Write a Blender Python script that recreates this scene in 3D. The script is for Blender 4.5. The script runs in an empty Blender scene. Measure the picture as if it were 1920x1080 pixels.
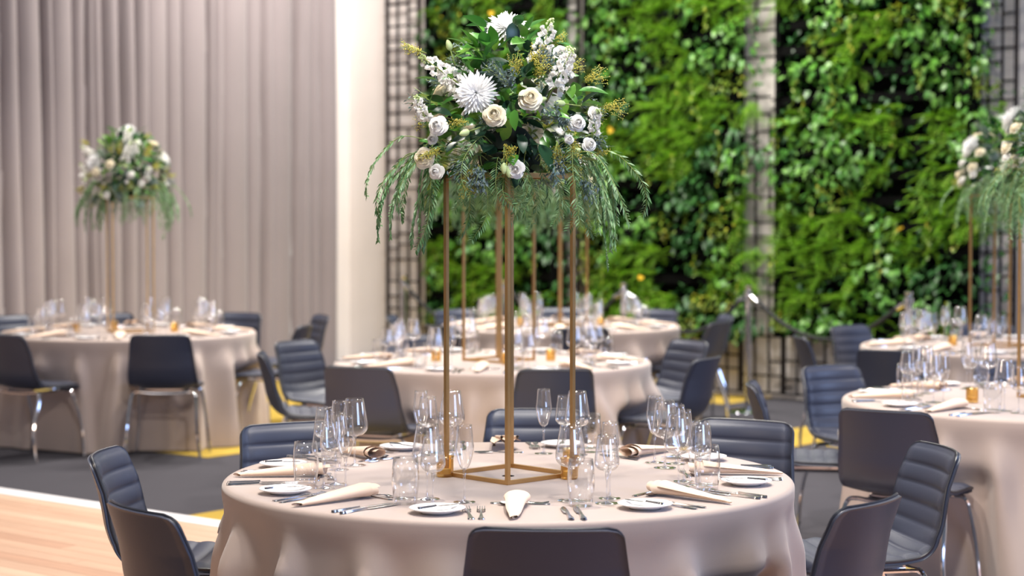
import bpy, math, random
import numpy as np
from mathutils import Vector, Matrix, noise
R = random.Random(7)
RN = np.random.RandomState(7)
PI = math.pi
sc = bpy.context.scene
C = sc.collection

# ------------------------------------------------------------------ camera, world, lights, exposure
F = 3500.0
CAMZ = 1.585
PITCH = math.atan((540 - 403) / F)
cam = bpy.data.cameras.new('camera')
camo = bpy.data.objects.new('camera', cam)
C.objects.link(camo)
camo.location = (0, 0, CAMZ)
camo.rotation_euler = (PI / 2 - PITCH, 0, 0)
cam.sensor_width = 36
cam.lens = F / 1920 * 36
cam.clip_end = 100
cam.dof.use_dof = True
cam.dof.focus_distance = 5.65
cam.dof.aperture_fstop = 2.5
sc.camera = camo

world = bpy.data.worlds.new('world')
sc.world = world
world.use_nodes = True
world.node_tree.nodes['Background'].inputs[0].default_value = (0.84, 0.88, 1.0, 1)
world.node_tree.nodes['Background'].inputs[1].default_value = 0.10


def area(name, loc, target, sx, sy, power, col):
    l = bpy.data.lights.new(name, 'AREA')
    l.shape = 'RECTANGLE'
    l.size = sx
    l.size_y = sy
    l.energy = power * 0.36
    l.color = col
    o = bpy.data.objects.new(name, l)
    C.objects.link(o)
    o.location = loc
    o.rotation_euler = (Vector(target) - Vector(loc)).to_track_quat('-Z', 'Y').to_euler()
    return o


def downlight(x, y, z, power, col, r=0.13):
    l = bpy.data.lights.new('downlight', 'SPOT')
    l.energy = power
    l.color = col
    l.shadow_soft_size = r
    l.spot_size = math.radians(110)
    l.spot_blend = 0.6
    o = bpy.data.objects.new('downlight', l)
    C.objects.link(o)
    o.location = (x, y, z)


WARM = (1, 0.93, 0.85)
for (x, y, p_) in ((-0.5, 6.2, 430), (0.8, 6.5, 430), (-3.4, 12.4, 330), (-1.9, 13.6, 330), (-0.7, 10.6, 170), (0.7, 10.9, 210), (-0.3, 14.0, 260),
                   (1.2, 14.2, 260), (2.6, 8.4, 200), (3.6, 9.4, 150), (3.0, 12.0, 240)):
    downlight(x, y, 5.2, p_, WARM)
area('window_light', (5.6, -1.0, 3.0), (1.0, 8.5, 0.8), 3.4, 2.6, 520, (0.42, 0.58, 1.0))
area('side_window_light', (8.5, 8.5, 3.0), (2.0, 9.5, 0.8), 3.0, 2.2, 420, (0.42, 0.58, 1.0))
area('left_warm_fill', (-5.5, 3.5, 3.2), (-0.8, 7.5, 0.6), 0.9, 0.9, 150, (1.0, 0.80, 0.62))  # added warm fill without a known source, turns left-facing cloth folds browner
area('front_spot', (0.7, 3.4, 5.0), (0.0, 6.0, 1.8), 0.4, 0.4, 400, (1, 0.97, 0.93))
area('wall_wash', (0.9, 14.0, 6.2), (1.6, 16.4, 1.8), 3.6, 0.6, 1000, (1, 0.97, 0.88))
area('curtain_wash', (-1.2, 16.6, 5.4), (-3.6, 17.0, 2.0), 1.0, 0.8, 260, (1, 0.93, 0.88))

sc.view_settings.view_transform = 'Standard'
sc.view_settings.look = 'None'
sc.view_settings.gamma = 1
sc.view_settings.use_curve_mapping = False
sc.view_settings.exposure = 0.55
sc.cycles.max_bounces = 12
sc.cycles.transmission_bounces = 10
sc.cycles.transparent_max_bounces = 24
sc.cycles.diffuse_bounces = 3
sc.cycles.glossy_bounces = 4
sc.cycles.sample_clamp_indirect = 6


def at(px, py, Y):
    a = (px - 960) / F
    b = (540 - py) / F
    d = Vector((a, b * math.sin(PITCH) + math.cos(PITCH), b * math.cos(PITCH) - math.sin(PITCH)))
    return Vector((0, 0, CAMZ)) + d * (Y / d.y)


def pix_x(X, Y):
    return 960 + F * X / Y


# ------------------------------------------------------------------ materials
def s2l(c):
    return tuple((x / 255 / 12.92) if x / 255 <= 0.04045 else ((x / 255 + 0.055) / 1.055) ** 2.4 for x in c) + (1,)


def mat(name, col, rough=0.5, metal=0.0, spec=0.5, vary=0.0, scale=8.0, bump=0.0, bscale=60.0, col2=None, sheen=0.0,
        island=None, sub=0.0, stretch=None):
    m = bpy.data.materials.new(name)
    m.use_nodes = True
    nt = m.node_tree
    b = nt.nodes['Principled BSDF']
    c = s2l(col)
    b.inputs['Base Color'].default_value = c
    b.inputs['Roughness'].default_value = rough
    b.inputs['Metallic'].default_value = metal
    b.inputs['Specular IOR Level'].default_value = spec
    if sheen:
        b.inputs['Sheen Weight'].default_value = sheen
    tc = nt.nodes.new('ShaderNodeTexCoord')
    mp = nt.nodes.new('ShaderNodeMapping')
    nt.links.new(tc.outputs['Object'], mp.inputs[0])
    if stretch:
        mp.inputs['Scale'].default_value = stretch
    if island:
        g = nt.nodes.new('ShaderNodeNewGeometry')
        rmp = nt.nodes.new('ShaderNodeValToRGB')
        cr = rmp.color_ramp
        while len(cr.elements) < len(island):
            cr.elements.new(0.5)
        for i, cc in enumerate(island):
            cr.elements[i].position = i / (len(island) - 1)
            cr.elements[i].color = s2l(cc)
        src = g.outputs['Random Per Island']
        oi = nt.nodes.new('ShaderNodeObjectInfo')
        ad = nt.nodes.new('ShaderNodeMath')
        ad.operation = 'ADD'
        nt.links.new(src, ad.inputs[0])
        nt.links.new(oi.outputs['Random'], ad.inputs[1])
        fr = nt.nodes.new('ShaderNodeMath')
        fr.operation = 'FRACT'
        nt.links.new(ad.outputs[0], fr.inputs[0])
        nt.links.new(fr.outputs[0], rmp.inputs[0])
        nt.links.new(rmp.outputs[0], b.inputs['Base Color'])
    elif vary or col2:
        n = nt.nodes.new('ShaderNodeTexNoise')
        n.inputs['Scale'].default_value = scale
        n.inputs['Detail'].default_value = 4
        nt.links.new(mp.outputs[0], n.inputs[0])
        rmp = nt.nodes.new('ShaderNodeValToRGB')
        rmp.color_ramp.elements[0].position = 0.3
        rmp.color_ramp.elements[1].position = 0.7
        d = s2l(col2) if col2 else tuple(x * (1 - vary) for x in c[:3]) + (1,)
        rmp.color_ramp.elements[0].color = d
        rmp.color_ramp.elements[1].color = c
        nt.links.new(n.outputs[0], rmp.inputs[0])
        nt.links.new(rmp.outputs[0], b.inputs['Base Color'])
    if bump:
        n2 = nt.nodes.new('ShaderNodeTexNoise')
        n2.inputs['Scale'].default_value = bscale
        n2.inputs['Detail'].default_value = 3
        nt.links.new(mp.outputs[0], n2.inputs[0])
        bp = nt.nodes.new('ShaderNodeBump')
        bp.inputs['Strength'].default_value = bump
        bp.inputs['Distance'].default_value = 0.01
        nt.links.new(n2.outputs[0], bp.inputs['Height'])
        nt.links.new(bp.outputs[0], b.inputs['Normal'])
    if sub:
        tr = nt.nodes.new('ShaderNodeBsdfTranslucent')
        mx = nt.nodes.new('ShaderNodeMixShader')
        mx.inputs[0].default_value = sub
        out = nt.nodes['Material Output']
        if b.inputs['Base Color'].is_linked:
            nt.links.new(b.inputs['Base Color'].links[0].from_socket, tr.inputs[0])
        else:
            tr.inputs[0].default_value = c
        nt.links.new(b.outputs[0], mx.inputs[1])
        nt.links.new(tr.outputs[0], mx.inputs[2])
        nt.links.new(mx.outputs[0], out.inputs[0])
    return m


def glass_mat(name, tint=(1, 1, 1, 1)):
    m = bpy.data.materials.new(name)
    m.use_nodes = True
    nt = m.node_tree
    nt.nodes.remove(nt.nodes['Principled BSDF'])
    out = nt.nodes['Material Output']
    g = nt.nodes.new('ShaderNodeBsdfGlass')
    g.inputs['IOR'].default_value = 1.45
    g.inputs['Roughness'].default_value = 0.0
    g.inputs['Color'].default_value = tint
    nt.links.new(g.outputs[0], out.inputs[0])
    return m


def thin_glass(name, tint=(1, 1, 1, 1), rough=0.05, add=0.07, gcol=(1, 1, 1, 1)):
    m = bpy.data.materials.new(name)
    m.use_nodes = True
    nt = m.node_tree
    nt.nodes.remove(nt.nodes['Principled BSDF'])
    out = nt.nodes['Material Output']
    t = nt.nodes.new('ShaderNodeBsdfTransparent')
    t.inputs[0].default_value = tint
    g = nt.nodes.new('ShaderNodeBsdfGlossy')
    g.inputs['Roughness'].default_value = rough
    g.inputs['Color'].default_value = gcol
    fr0 = nt.nodes.new('ShaderNodeLayerWeight')
    fr0.inputs[0].default_value = 0.5
    fr = nt.nodes.new('ShaderNodeMath')
    fr.operation = 'POWER'
    fr.inputs[1].default_value = 2.6
    nt.links.new(fr0.outputs['Facing'], fr.inputs[0])
    mx = nt.nodes.new('ShaderNodeMixShader')
    ad = nt.nodes.new('ShaderNodeMath')
    ad.operation = 'ADD'
    ad.inputs[1].default_value = add
    nt.links.new(fr.outputs[0], ad.inputs[0])
    nt.links.new(ad.outputs[0], mx.inputs[0])
    nt.links.new(t.outputs[0], mx.inputs[1])
    nt.links.new(g.outputs[0], mx.inputs[2])
    nt.links.new(mx.outputs[0], out.inputs[0])
    return m


M = dict(
    carpet=mat('charcoal_carpet', (76, 74, 80), 0.95, spec=0.1, vary=0.25, scale=120, bump=0.3, bscale=400),
    yellow=mat('mustard_carpet', (180, 152, 70), 0.95, spec=0.1, vary=0.12, scale=150, bump=0.3, bscale=400),
    wood=mat('pale_oak', (208, 170, 144), 0.35, vary=0.18, scale=3, stretch=(1.0, 14, 14)),
    wood2=mat('pink_oak', (198, 156, 130), 0.35, vary=0.18, scale=3, stretch=(1.0, 14, 14)),
    wood3=mat('light_oak', (216, 184, 158), 0.35, vary=0.14, scale=3, stretch=(1.0, 14, 14)),
    strip=mat('white_strip', (235, 232, 236), 0.4),
    wall=mat('white_plaster', (236, 228, 224), 0.85, vary=0.05, scale=2.5, bump=0.1, bscale=30),
    curtain=mat('grey_curtain', (144, 133, 134), 0.9, sheen=0.3, vary=0.05, scale=3),
    lattice=mat('black_metal', (38, 32, 36), 0.5, metal=0.3),
    backing=mat('black_felt', (9, 9, 9), 0.95, spec=0.05),
    cloth=mat('taupe_linen', (172, 154, 145), 0.62, sheen=0.25, vary=0.04, scale=4, bump=0.06, bscale=500),
    tabletop=mat('plywood', (150, 120, 90), 0.6),
    steel=mat('grey_steel', (120, 120, 125), 0.4, metal=0.8),
    leather=mat('charcoal_leather', (50, 54, 70), 0.42, spec=0.5, bump=0.05, bscale=250),
    pad=mat('charcoal_pad', (56, 60, 76), 0.45, spec=0.5, bump=0.05, bscale=250),
    piping=mat('dark_piping', (40, 42, 50), 0.35),
    chrome=mat('chrome', (225, 228, 235), 0.08, metal=1.0),
    silver=mat('silver', (215, 213, 215), 0.2, metal=1.0),
    brass=mat('brushed_gold', (196, 156, 104), 0.38, metal=0.85, vary=0.1, scale=20),
    china=mat('white_china', (240, 238, 238), 0.15),
    napkin=mat('blush_linen', (226, 200, 178), 0.8, sheen=0.2, bump=0.1, bscale=600),
    glass=glass_mat('clear_glass'),
    bowlglass=thin_glass('thin_glass'),
    stemglass=thin_glass('stem_glass', (0.97, 0.97, 0.98, 1), 0.03, 0.14),
    amber=thin_glass('gold_glass', (0.93, 0.80, 0.52, 1), 0.25, 0.12, (1.0, 0.82, 0.5, 1)),
    wax=mat('wax', (240, 225, 190), 0.5, sub=0.3),
    foam=mat('dark_foam', (20, 32, 22), 0.9),
    rose=mat('cream_petal', (248, 240, 218), 0.6, sub=0.25),
    rosew=mat('white_petal', (248, 246, 242), 0.6, sub=0.25),
    mum=mat('white_ray_petal', (250, 250, 250), 0.6, sub=0.2),
    bud=mat('green_white_bud', (205, 222, 160), 0.6, sub=0.2),
    leafA=mat('laurel_leaf', (48, 104, 40), 0.32, island=[(40, 88, 34), (82, 140, 48), (56, 112, 54), (128, 174, 64)], sub=0.15),
    leafB=mat('dark_leaf', (24, 56, 36), 0.3, island=[(16, 40, 28), (34, 70, 44), (40, 70, 58)], sub=0.08),
    frond=mat('pepper_leaf', (92, 130, 100), 0.5, island=[(64, 106, 56), (96, 138, 92), (134, 166, 122), (78, 126, 70)], sub=0.25),
    stem=mat('stem_green', (128, 146, 74), 0.5),
    sold=mat('yellow_blossom', (196, 182, 72), 0.7, sub=0.2),
    bluegrey=mat('blue_grey_leaf', (96, 118, 122), 0.5, island=[(74, 100, 100), (118, 136, 142), (90, 110, 104)], sub=0.2),
    gwA=mat('pothos_leaf', (90, 140, 60), 0.4, island=[(52, 98, 30), (88, 142, 48), (108, 156, 66), (64, 120, 44), (128, 170, 92)], sub=0.3),
    gwB=mat('fern_leaf', (104, 170, 36), 0.5, island=[(78, 140, 24), (142, 190, 48), (108, 166, 36), (168, 204, 84)], sub=0.35),
    gwC=mat('olive_leaf', (120, 150, 40), 0.5, island=[(90, 126, 26), (138, 158, 44), (74, 116, 30), (176, 170, 50)], sub=0.35),
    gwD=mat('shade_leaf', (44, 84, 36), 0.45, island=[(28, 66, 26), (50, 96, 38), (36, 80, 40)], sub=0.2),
    gwY=mat('yellowed_leaf', (222, 176, 50), 0.5, sub=0.3),
    rope=mat('black_rope', (22, 22, 24), 0.8),
)


# ------------------------------------------------------------------ mesh helpers
class MB:
    def __init__(s):
        s.v = []
        s.f = []
        s.m = []
        s.n = 0

    def add(s, vf, m=0, mx=None):
        v, f = vf
        v = np.asarray(v, dtype=float)
        if mx is not None:
            a = np.array(mx)
            v = v @ a[:3, :3].T + a[:3, 3]
        s.v.append(v)
        n = s.n
        s.f.extend([tuple(i + n for i in q) for q in f])
        s.m.extend([m] * len(f))
        s.n += len(v)
        return s

    def data(s, name, mats, smooth=True):
        me = bpy.data.meshes.new(name)
        V = np.concatenate(s.v)
        me.from_pydata(V.tolist(), [], s.f)
        for mm in (mats if isinstance(mats, (list, tuple)) else [mats]):
            me.materials.append(mm)
        if len(me.materials) > 1:
            me.polygons.foreach_set('material_index', s.m)
        if smooth:
            me.polygons.foreach_set('use_smooth', [True] * len(me.polygons))
            if smooth != 2:
                me.set_sharp_from_angle(angle=math.radians(40))
        me.update()
        return me

    def build(s, name, mats, parent=None, smooth=True):
        return inst(name, s.data(name, mats, smooth), parent)


def inst(name, me, parent=None, mx=None):
    o = bpy.data.objects.new(name, me)
    C.objects.link(o)
    if parent is not None:
        o.parent = parent
    if mx is not None:
        o.matrix_local = mx
    return o


def thing(name, label, cat, loc=(0, 0, 0), rz=0, group=None):
    o = bpy.data.objects.new(name, None)
    C.objects.link(o)
    o.empty_display_size = 0.05
    o.location = loc
    o.rotation_euler = (0, 0, rz)
    o['label'] = label
    o['category'] = cat
    if group:
        o['group'] = group
    return o


def tag(o, label, cat, group=None):
    o['label'] = label
    o['category'] = cat
    if group:
        o['group'] = group
    return o


def kids(o):
    return KID.get(o.name, [])


KID = {}


def remember(root):
    for o in C.objects:
        if o.parent is not None:
            KID.setdefault(o.parent.name, [])
            if o not in KID[o.parent.name]:
                KID[o.parent.name].append(o)


def clone(root, loc, rz, label, group=None, scale=None):
    r = root.copy()
    C.objects.link(r)
    r.location = loc
    r.rotation_euler = (0, 0, rz)
    r['label'] = label
    if group:
        r['group'] = group
    for ch in kids(root):
        c = ch.copy()
        C.objects.link(c)
        c.parent = r
        for g in kids(ch):
            d = g.copy()
            C.objects.link(d)
            d.parent = c
    return r


def box(x0, x1, y0, y1, z0, z1):
    v = [(x, y, z) for x in (x0, x1) for y in (y0, y1) for z in (z0, z1)]
    f = [(0, 1, 3, 2), (4, 6, 7, 5), (0, 4, 5, 1), (2, 3, 7, 6), (0, 2, 6, 4), (1, 5, 7, 3)]
    return v, f


def bar(a, b, w, h, up=(0, 0, 1)):
    a = Vector(a)
    b = Vector(b)
    d = (b - a).normalized()
    s = d.cross(Vector(up))
    if s.length < 1e-4:
        s = d.cross(Vector((0, 1, 0)))
    s.normalize()
    t = s.cross(d)
    v = []
    for p in (a, b):
        for i, j in ((-1, -1), (1, -1), (1, 1), (-1, 1)):
            v.append(p + s * (w / 2 * i) + t * (h / 2 * j))
    return v, [(3, 2, 1, 0), (4, 5, 6, 7), (0, 1, 5, 4), (1, 2, 6, 5), (2, 3, 7, 6), (3, 0, 4, 7)]


def lathe(prof, n=20, closed=False):
    v = []
    f = []
    k = len(prof)
    for i in range(n):
        a = 2 * PI * i / n
        for r, z in prof:
            v.append((r * math.cos(a), r * math.sin(a), z))
    for i in range(n):
        j = (i + 1) % n
        for q in range(k if closed else k - 1):
            q2 = (q + 1) % k
            f.append((i * k + q, j * k + q, j * k + q2, i * k + q2))
    return v, f


def smooth_path(P, n, closed=False):
    P = [np.array(p, float) for p in P]
    out = []
    N = len(P)
    segs = N if closed else N - 1
    for i in range(segs):
        p0 = P[(i - 1) % N] if closed or i > 0 else 2 * P[0] - P[1]
        p1 = P[i]
        p2 = P[(i + 1) % N]
        p3 = P[(i + 2) % N] if closed or i + 2 < N else 2 * P[-1] - P[-2]
        for k in range(n):
            t = k / n
            out.append(0.5 * (2 * p1 + (p2 - p0) * t + (2 * p0 - 5 * p1 + 4 * p2 - p3) * t * t + (3 * p1 - p0 - 3 * p2 + p3) * t ** 3))
    if not closed:
        out.append(P[-1])
    return np.array(out)


def tube(P, r, n=8, closed=False):
    P = [Vector(p) for p in P]
    N = len(P)
    v = []
    f = []
    prev = None
    for i in range(N):
        if closed:
            d = (P[(i + 1) % N] - P[i - 1]).normalized()
        else:
            d = (P[min(i + 1, N - 1)] - P[max(i - 1, 0)]).normalized()
        if prev is None:
            a = d.cross(Vector((0.13, 0.31, 0.94)))
            if a.length < 1e-3:
                a = d.cross(Vector((1, 0, 0)))
        else:
            a = prev - d * prev.dot(d)
        a.normalize()
        prev = a
        b = d.cross(a)
        rr = r[i] if isinstance(r, (list, tuple, np.ndarray)) else r
        for k in range(n):
            t = 2 * PI * k / n
            v.append(P[i] + a * (rr * math.cos(t)) + b * (rr * math.sin(t)))
    for i in range(N if closed else N - 1):
        for k in range(n):
            i2 = (i + 1) % N
            k2 = (k + 1) % n
            f.append((i * n + k, i * n + k2, i2 * n + k2, i2 * n + k))
    if not closed:
        f.append(tuple(range(n - 1, -1, -1)))
        f.append(tuple((N - 1) * n + k for k in range(n)))
    return v, f


def gridf(nu, nv, wrap=False, off=0):
    f = []
    for i in range(nu - 1 if not wrap else nu):
        for j in range(nv - 1):
            i2 = (i + 1) % nu
            f.append((off + i * nv + j, off + i2 * nv + j, off + i2 * nv + j + 1, off + i * nv + j + 1))
    return f


def leaf_geo(L, W, bend=0.25, fold=0.25, ny=4, shape='oval', thick=0.0):
    """leaf growing along +Y from the origin, face up +Z"""
    v = []
    f = []
    for i in range(ny + 1):
        t = i / ny
        if shape == 'oval':
            w = math.sin(PI * t ** 0.85) ** 0.75 if 0 < t < 1 else 0
        elif shape == 'heart':
            w = max(0, (1 - t) ** 0.7 * (0.75 + 0.9 * t)) if t > 0 else 0.55
            if t == 1:
                w = 0
        else:
            w = 1 - t
        y = L * t
        z = -bend * L * t * t
        hw = W / 2 * w
        if hw < 1e-5:
            v.append((0, y, z))
        else:
            v.extend([(-hw, y, z + fold * hw), (0, y, z), (hw, y, z + fold * hw)])
    idx = 0
    rows = []
    for i in range(ny + 1):
        t = i / ny
        n = 1 if (len(v) and ((shape == 'oval' and (i == 0 or i == ny)) or (shape != 'oval' and i == ny))) else 3
        rows.append(list(range(idx, idx + n)))
        idx += n
    for a, b in zip(rows[:-1], rows[1:]):
        if len(a) == 3 and len(b) == 3:
            f += [(a[0], a[1], b[1], b[0]), (a[1], a[2], b[2], b[1])]
        elif len(a) == 1:
            f += [(a[0], b[1], b[0]), (a[0], b[2], b[1])]
        else:
            f += [(a[0], a[1], b[0]), (a[1], a[2], b[0])]
    return np.array(v), f


def orient(pos, direction, up=(0, 0, 1), spin=0.0, scale=1.0, axis='Y'):
    """matrix whose local axis points along direction"""
    q = Vector(direction).normalized().to_track_quat(axis, 'Z' if axis == 'Y' else 'Y')
    return Matrix.Translation(Vector(pos)) @ q.to_matrix().to_4x4() @ Matrix.Rotation(spin, 4, axis) @ Matrix.Scale(scale, 4)


# ------------------------------------------------------------------ setting
CO = Vector((-1.68, 19.3, 0))                     # corner of the two walls
Wd = Vector((0.781, -0.625, 0))                   # along the planted wall, to the right
Nn = Vector((-0.625, -0.781, 0))                  # from the planted wall into the room
FC = Vector((-2.02, 12.08, 0))
Uu = -Nn
Vv = -Wd


def wallmx(origin, xdir, ydir):
    m = Matrix.Identity(4)
    for i in range(3):
        m[i][0] = xdir[i]
        m[i][1] = ydir[i]
        m[i][3] = origin[i]
    return m


MW = wallmx(CO, Wd, Nn)                           # local x along wall, y into room
ML = wallmx(CO, Nn, Wd)                           # left wall: x towards camera, y into room
MF = wallmx(FC, Uu, Vv)                           # floor pattern frame


def struct(name, mb, m, mx=None, smooth=False, parent=None):
    o = mb.build(name, m, parent, smooth)
    if mx is not None:
        o.matrix_local = mx
    if parent is None:
        o['kind'] = 'structure'
    return o


fl = struct('floor', MB().add(box(-14, 12, -14, 12, -0.12, 0)), M['carpet'], MF)
for (u0, u1, v0, v1) in ((0.05, 7.0, 0, 3.6), (-1.64, 0.3, -4.2, -1.69), (1.2, 6.4, -2.7, -2.15), (5.1, 6.0, -0.8, -0.2)):
    b = MB().add(box(u0, u1, v0, v1, -0.004, 0.005)).build('carpet_tile', M['yellow'], fl, False)
    b['label'] = 'mustard yellow carpet area'
# parquet
wm = MB().add(box(-6, -1.77, -8, 6, -0.002, 0.004)).build('parquet_base', M['wood2'], fl, False)
wm['label'] = 'pale timber dance floor'
bw = 0.11
cnt = 0
boards = {}
for r in range(29):
    x1 = -1.778 - r * bw
    off = (r * 0.577) % 1.5
    for k in range(-4, 4):
        y0 = k * 1.5 + off
        a = FC + Uu * (x1) + Vv * (y0 + .75)
        if a.y < 6.8 or a.x > 0.2 or a.x < -3.6:
            continue
        key = (R.choice(('wood', 'wood', 'wood2', 'wood3')))
        if key not in boards:
            boards[key] = MB().add(box(-0.748, 0.748, -0.0535, 0.0535, 0.003, 0.009)).data('floor_board', M[key], False)
        o = inst('floor_board', boards[key], fl)
        o.matrix_local = Matrix.Translation((x1 - bw / 2, y0 + .75, 0)) @ Matrix.Rotation(PI / 2, 4, 'Z')
        cnt += 1
struct('trim_1', MB().add(box(-1.775, -1.64, -8, 6, -0.002, 0.012)), M['strip'], MF)
struct('wall_back', MB().add(box(-0.15, 9.5, -0.2, 0, 0, 5.2)), M['wall'], MW)
struct('wall_left', MB().add(box(0, 9.5, -0.2, 0, 0, 5.2)), M['wall'], ML)


# curtain
def fold_profile():
    out = [0.0]
    pos = 0.0
    while pos < 6.6:
        w = R.choice((0.09, 0.12, 0.14, 0.2, 0.3, 0.34))
        out.append(w)
        pos += w
    return out


nx, nz = 620, 14
xs = np.linspace(0.36, 6.6, nx)
fw = []
p = 0.36
while p < 6.6:
    w = R.choice((0.08, 0.11, 0.13, 0.17, 0.24, 0.3))
    fw.append((p, w, R.uniform(0.07, 0.13), R.uniform(-0.03, 0.03)))
    p += w
V = []
for ix, x in enumerate(xs):
    for iz in range(nz):
        z = 0.03 + 5.0 * iz / (nz - 1)
        xx = x + (z - 2) * 0.012 * math.sin(x * 1.3)
        y = 0.0
        for (p0, w, am, lean) in fw:
            pc = p0 + lean * (z / 5)
            t = (xx - pc) / w
            if -0.0 <= t < 1:
                y = am * (abs(math.sin(PI * t)) ** 0.5) * (1.0 - 0.12 * math.sin(z * 1.1 + p0 * 7)) + lean
                break
        V.append((x, 0.12 + y, z))
V = np.array(V)
V2 = V.copy()
V2[:, 1] -= 0.006
mb = MB()
mb.add((V, gridf(nx, nz)))
mb.add((V2, gridf(nx, nz)))
cu = mb.build('curtain', M['curtain'], None, True)
cu.matrix_local = ML
tag(cu, 'full height grey pink pleated curtain along the left wall', 'curtain')
rail = MB().add(box(0.3, 6.65, 0.1, 0.2, 5.04, 5.1)).build('curtain_rail', M['steel'], cu, False)


# ------------------------------------------------------------------ trellis
def q_of(px, off=0.0):
    """wall coordinate that shows at column px, off metres in front of the wall"""
    P0 = CO + Nn * off
    k = (px - 960) / F
    # P0.x+Wd.x*q = k*(P0.y+Wd.y*q)
    return (k * P0.y - P0.x) / (Wd.x - k * Wd.y)


unitbar = MB().add(box(-0.5, 0.5, -0.009, 0.009, -0.009, 0.009)).data('bar', M['lattice'], False)


def trellis(q0, q1, z0, z1, label, seed):
    rr = random.Random(seed)
    t = thing('lattice_screen', label, 'trellis', (0, 0, 0), 0, 'black lattice screens on the white wall')
    t.matrix_local = MW @ Matrix.Translation((q0, 0.09, z0))
    W = q1 - q0
    H = z1 - z0

    def vb(x, a, b, w=1.0):
        inst('upright_bar', unitbar, t, Matrix.Translation((x, 0.02, (a + b) / 2)) @ Matrix.Rotation(-PI / 2, 4, 'Y') @ Matrix.Diagonal((b - a, w, w, 1)))

    def hb(z, a, b):
        inst('cross_bar', unitbar, t, Matrix.Translation(((a + b) / 2, 0, z)) @ Matrix.Diagonal((b - a, 1, 1, 1)))
    ncol = max(2, round(W / 0.13))
    xs = [W * i / ncol for i in range(ncol + 1)]
    vb(xs[0], 0, H, 1.6)
    vb(xs[-1], 0, H, 1.6)
    for x in xs[1:-1]:
        z = 0.0
        while z < H - 0.05:
            l = rr.choice((0.34, 0.52, 0.86, 1.2))
            z2 = min(H, z + l)
            if rr.random() < 0.86:
                vb(x, z, z2)
            z = z2
    nr = round(H / 0.15)
    for i in range(nr + 1):
        z = H * i / nr
        if i in (0, nr):
            hb(z, 0, W)
            continue
        a = 0
        while a < ncol:
            b = min(ncol, a + rr.choice((1, 2, 3, ncol)))
            zz = z + rr.choice((0, 0, 0.04, -0.03))
            if rr.random() < 0.9:
                hb(zz, xs[a], xs[b])
            a = b
    # standoff brackets
    for x in (0, W):
        for z in (0.05, H - 0.05):
            inst('bracket', unitbar, t, Matrix.Translation((x, -0.045, z)) @ Matrix.Rotation(PI / 2, 4, 'Z') @ Matrix.Diagonal((0.09, 1, 1, 1)))
    return t


qa = q_of(741)
qb = q_of(800)
qe = q_of(1392, 0.1)
qf = q_of(1470, 0.1)
qg = q_of(1800, 0.1)
qh = q_of(1903, 0.1)
trellis(qa, qb, 0.05, 4.4, 'tall black lattice strip on the white wall at the left end of the planting', 1)
trellis(q_of(1020, .1), q_of(1085, .1), 0.05, 4.4, 'black lattice glimpsed between the left and middle planted panels', 5)
trellis(qe, qf, 0.05, 4.4, 'black lattice strip between the middle and right planted panels', 2)
trellis(qg, qh, 0.05, 4.4, 'black lattice strip right of the rightmost planted panel', 3)
trellis(qf + 0.01, qg - 0.01, 0.05, 1.0, 'low black lattice below the rightmost planted panel', 4)
trellis(q_of(1085, .1) + .01, qe - .01, 0.05, 1.0, 'low black lattice below the middle planted panel', 6)

# ------------------------------------------------------------------ living wall
lfA = [leaf_geo(0.085, 0.075, b, 0.15, 3, 'heart') for b in (0.15, 0.4)]
lfD = [leaf_geo(0.10, 0.045, b, 0.2, 3, 'oval') for b in (0.2, 0.5)]
lfC = [leaf_geo(0.035, 0.028, 0.2, 0.2, 2, 'heart')]


def fern_geo(L, n=13, w=0.05, seed=0):
    v = []
    f = []
    rr = random.Random(seed)
    for i in range(n):
        t = (i + 0.5) / n
        y = L * t
        z = -0.55 * L * t * t
        ww = w * math.sin(PI * min(1, t * 0.9 + 0.14)) ** 0.6
        for s in (-1, 1):
            k = len(v)
            a = 0.013
            v += [(0, y, z), (s * ww * 0.5, y + 0.012 + a * .5, z - 0.004), (s * ww, y + 0.022, z - 0.012), (s * ww * 0.5, y + 0.01 - a * 0.5, z - 0.004)]
            f.append((k, k + 1, k + 2, k + 3) if s < 0 else (k, k + 3, k + 2, k + 1))
    k = len(v)
    v += [(-0.0015, 0, 0), (0.0015, 0, 0), (0, L, -0.55 * L)]
    f.append((k, k + 1, k + 2))
    return np.array(v), f


ferns = [fern_geo(l, 12, w, i) for i, (l, w) in enumerate(((0.22, 0.05), (0.3, 0.06), (0.17, 0.04)))]


def leafmx(px, py, pz, out, rr, s, droop=0.5):
    ang = rr.uniform(-1.25, 1.25)
    d = Vector((math.sin(ang) * 0.9, math.cos(ang) * out, -droop + rr.uniform(-0.5, 0.5)))
    return orient((px, py, pz), d, spin=rr.uniform(-0.7, 0.7), scale=s)


leafmesh = [MB().add(g).data('leaf', M['gwA']) for g in lfA]
leafmeshY = MB().add(lfA[0]).data('leaf', M['gwY'])


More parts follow.
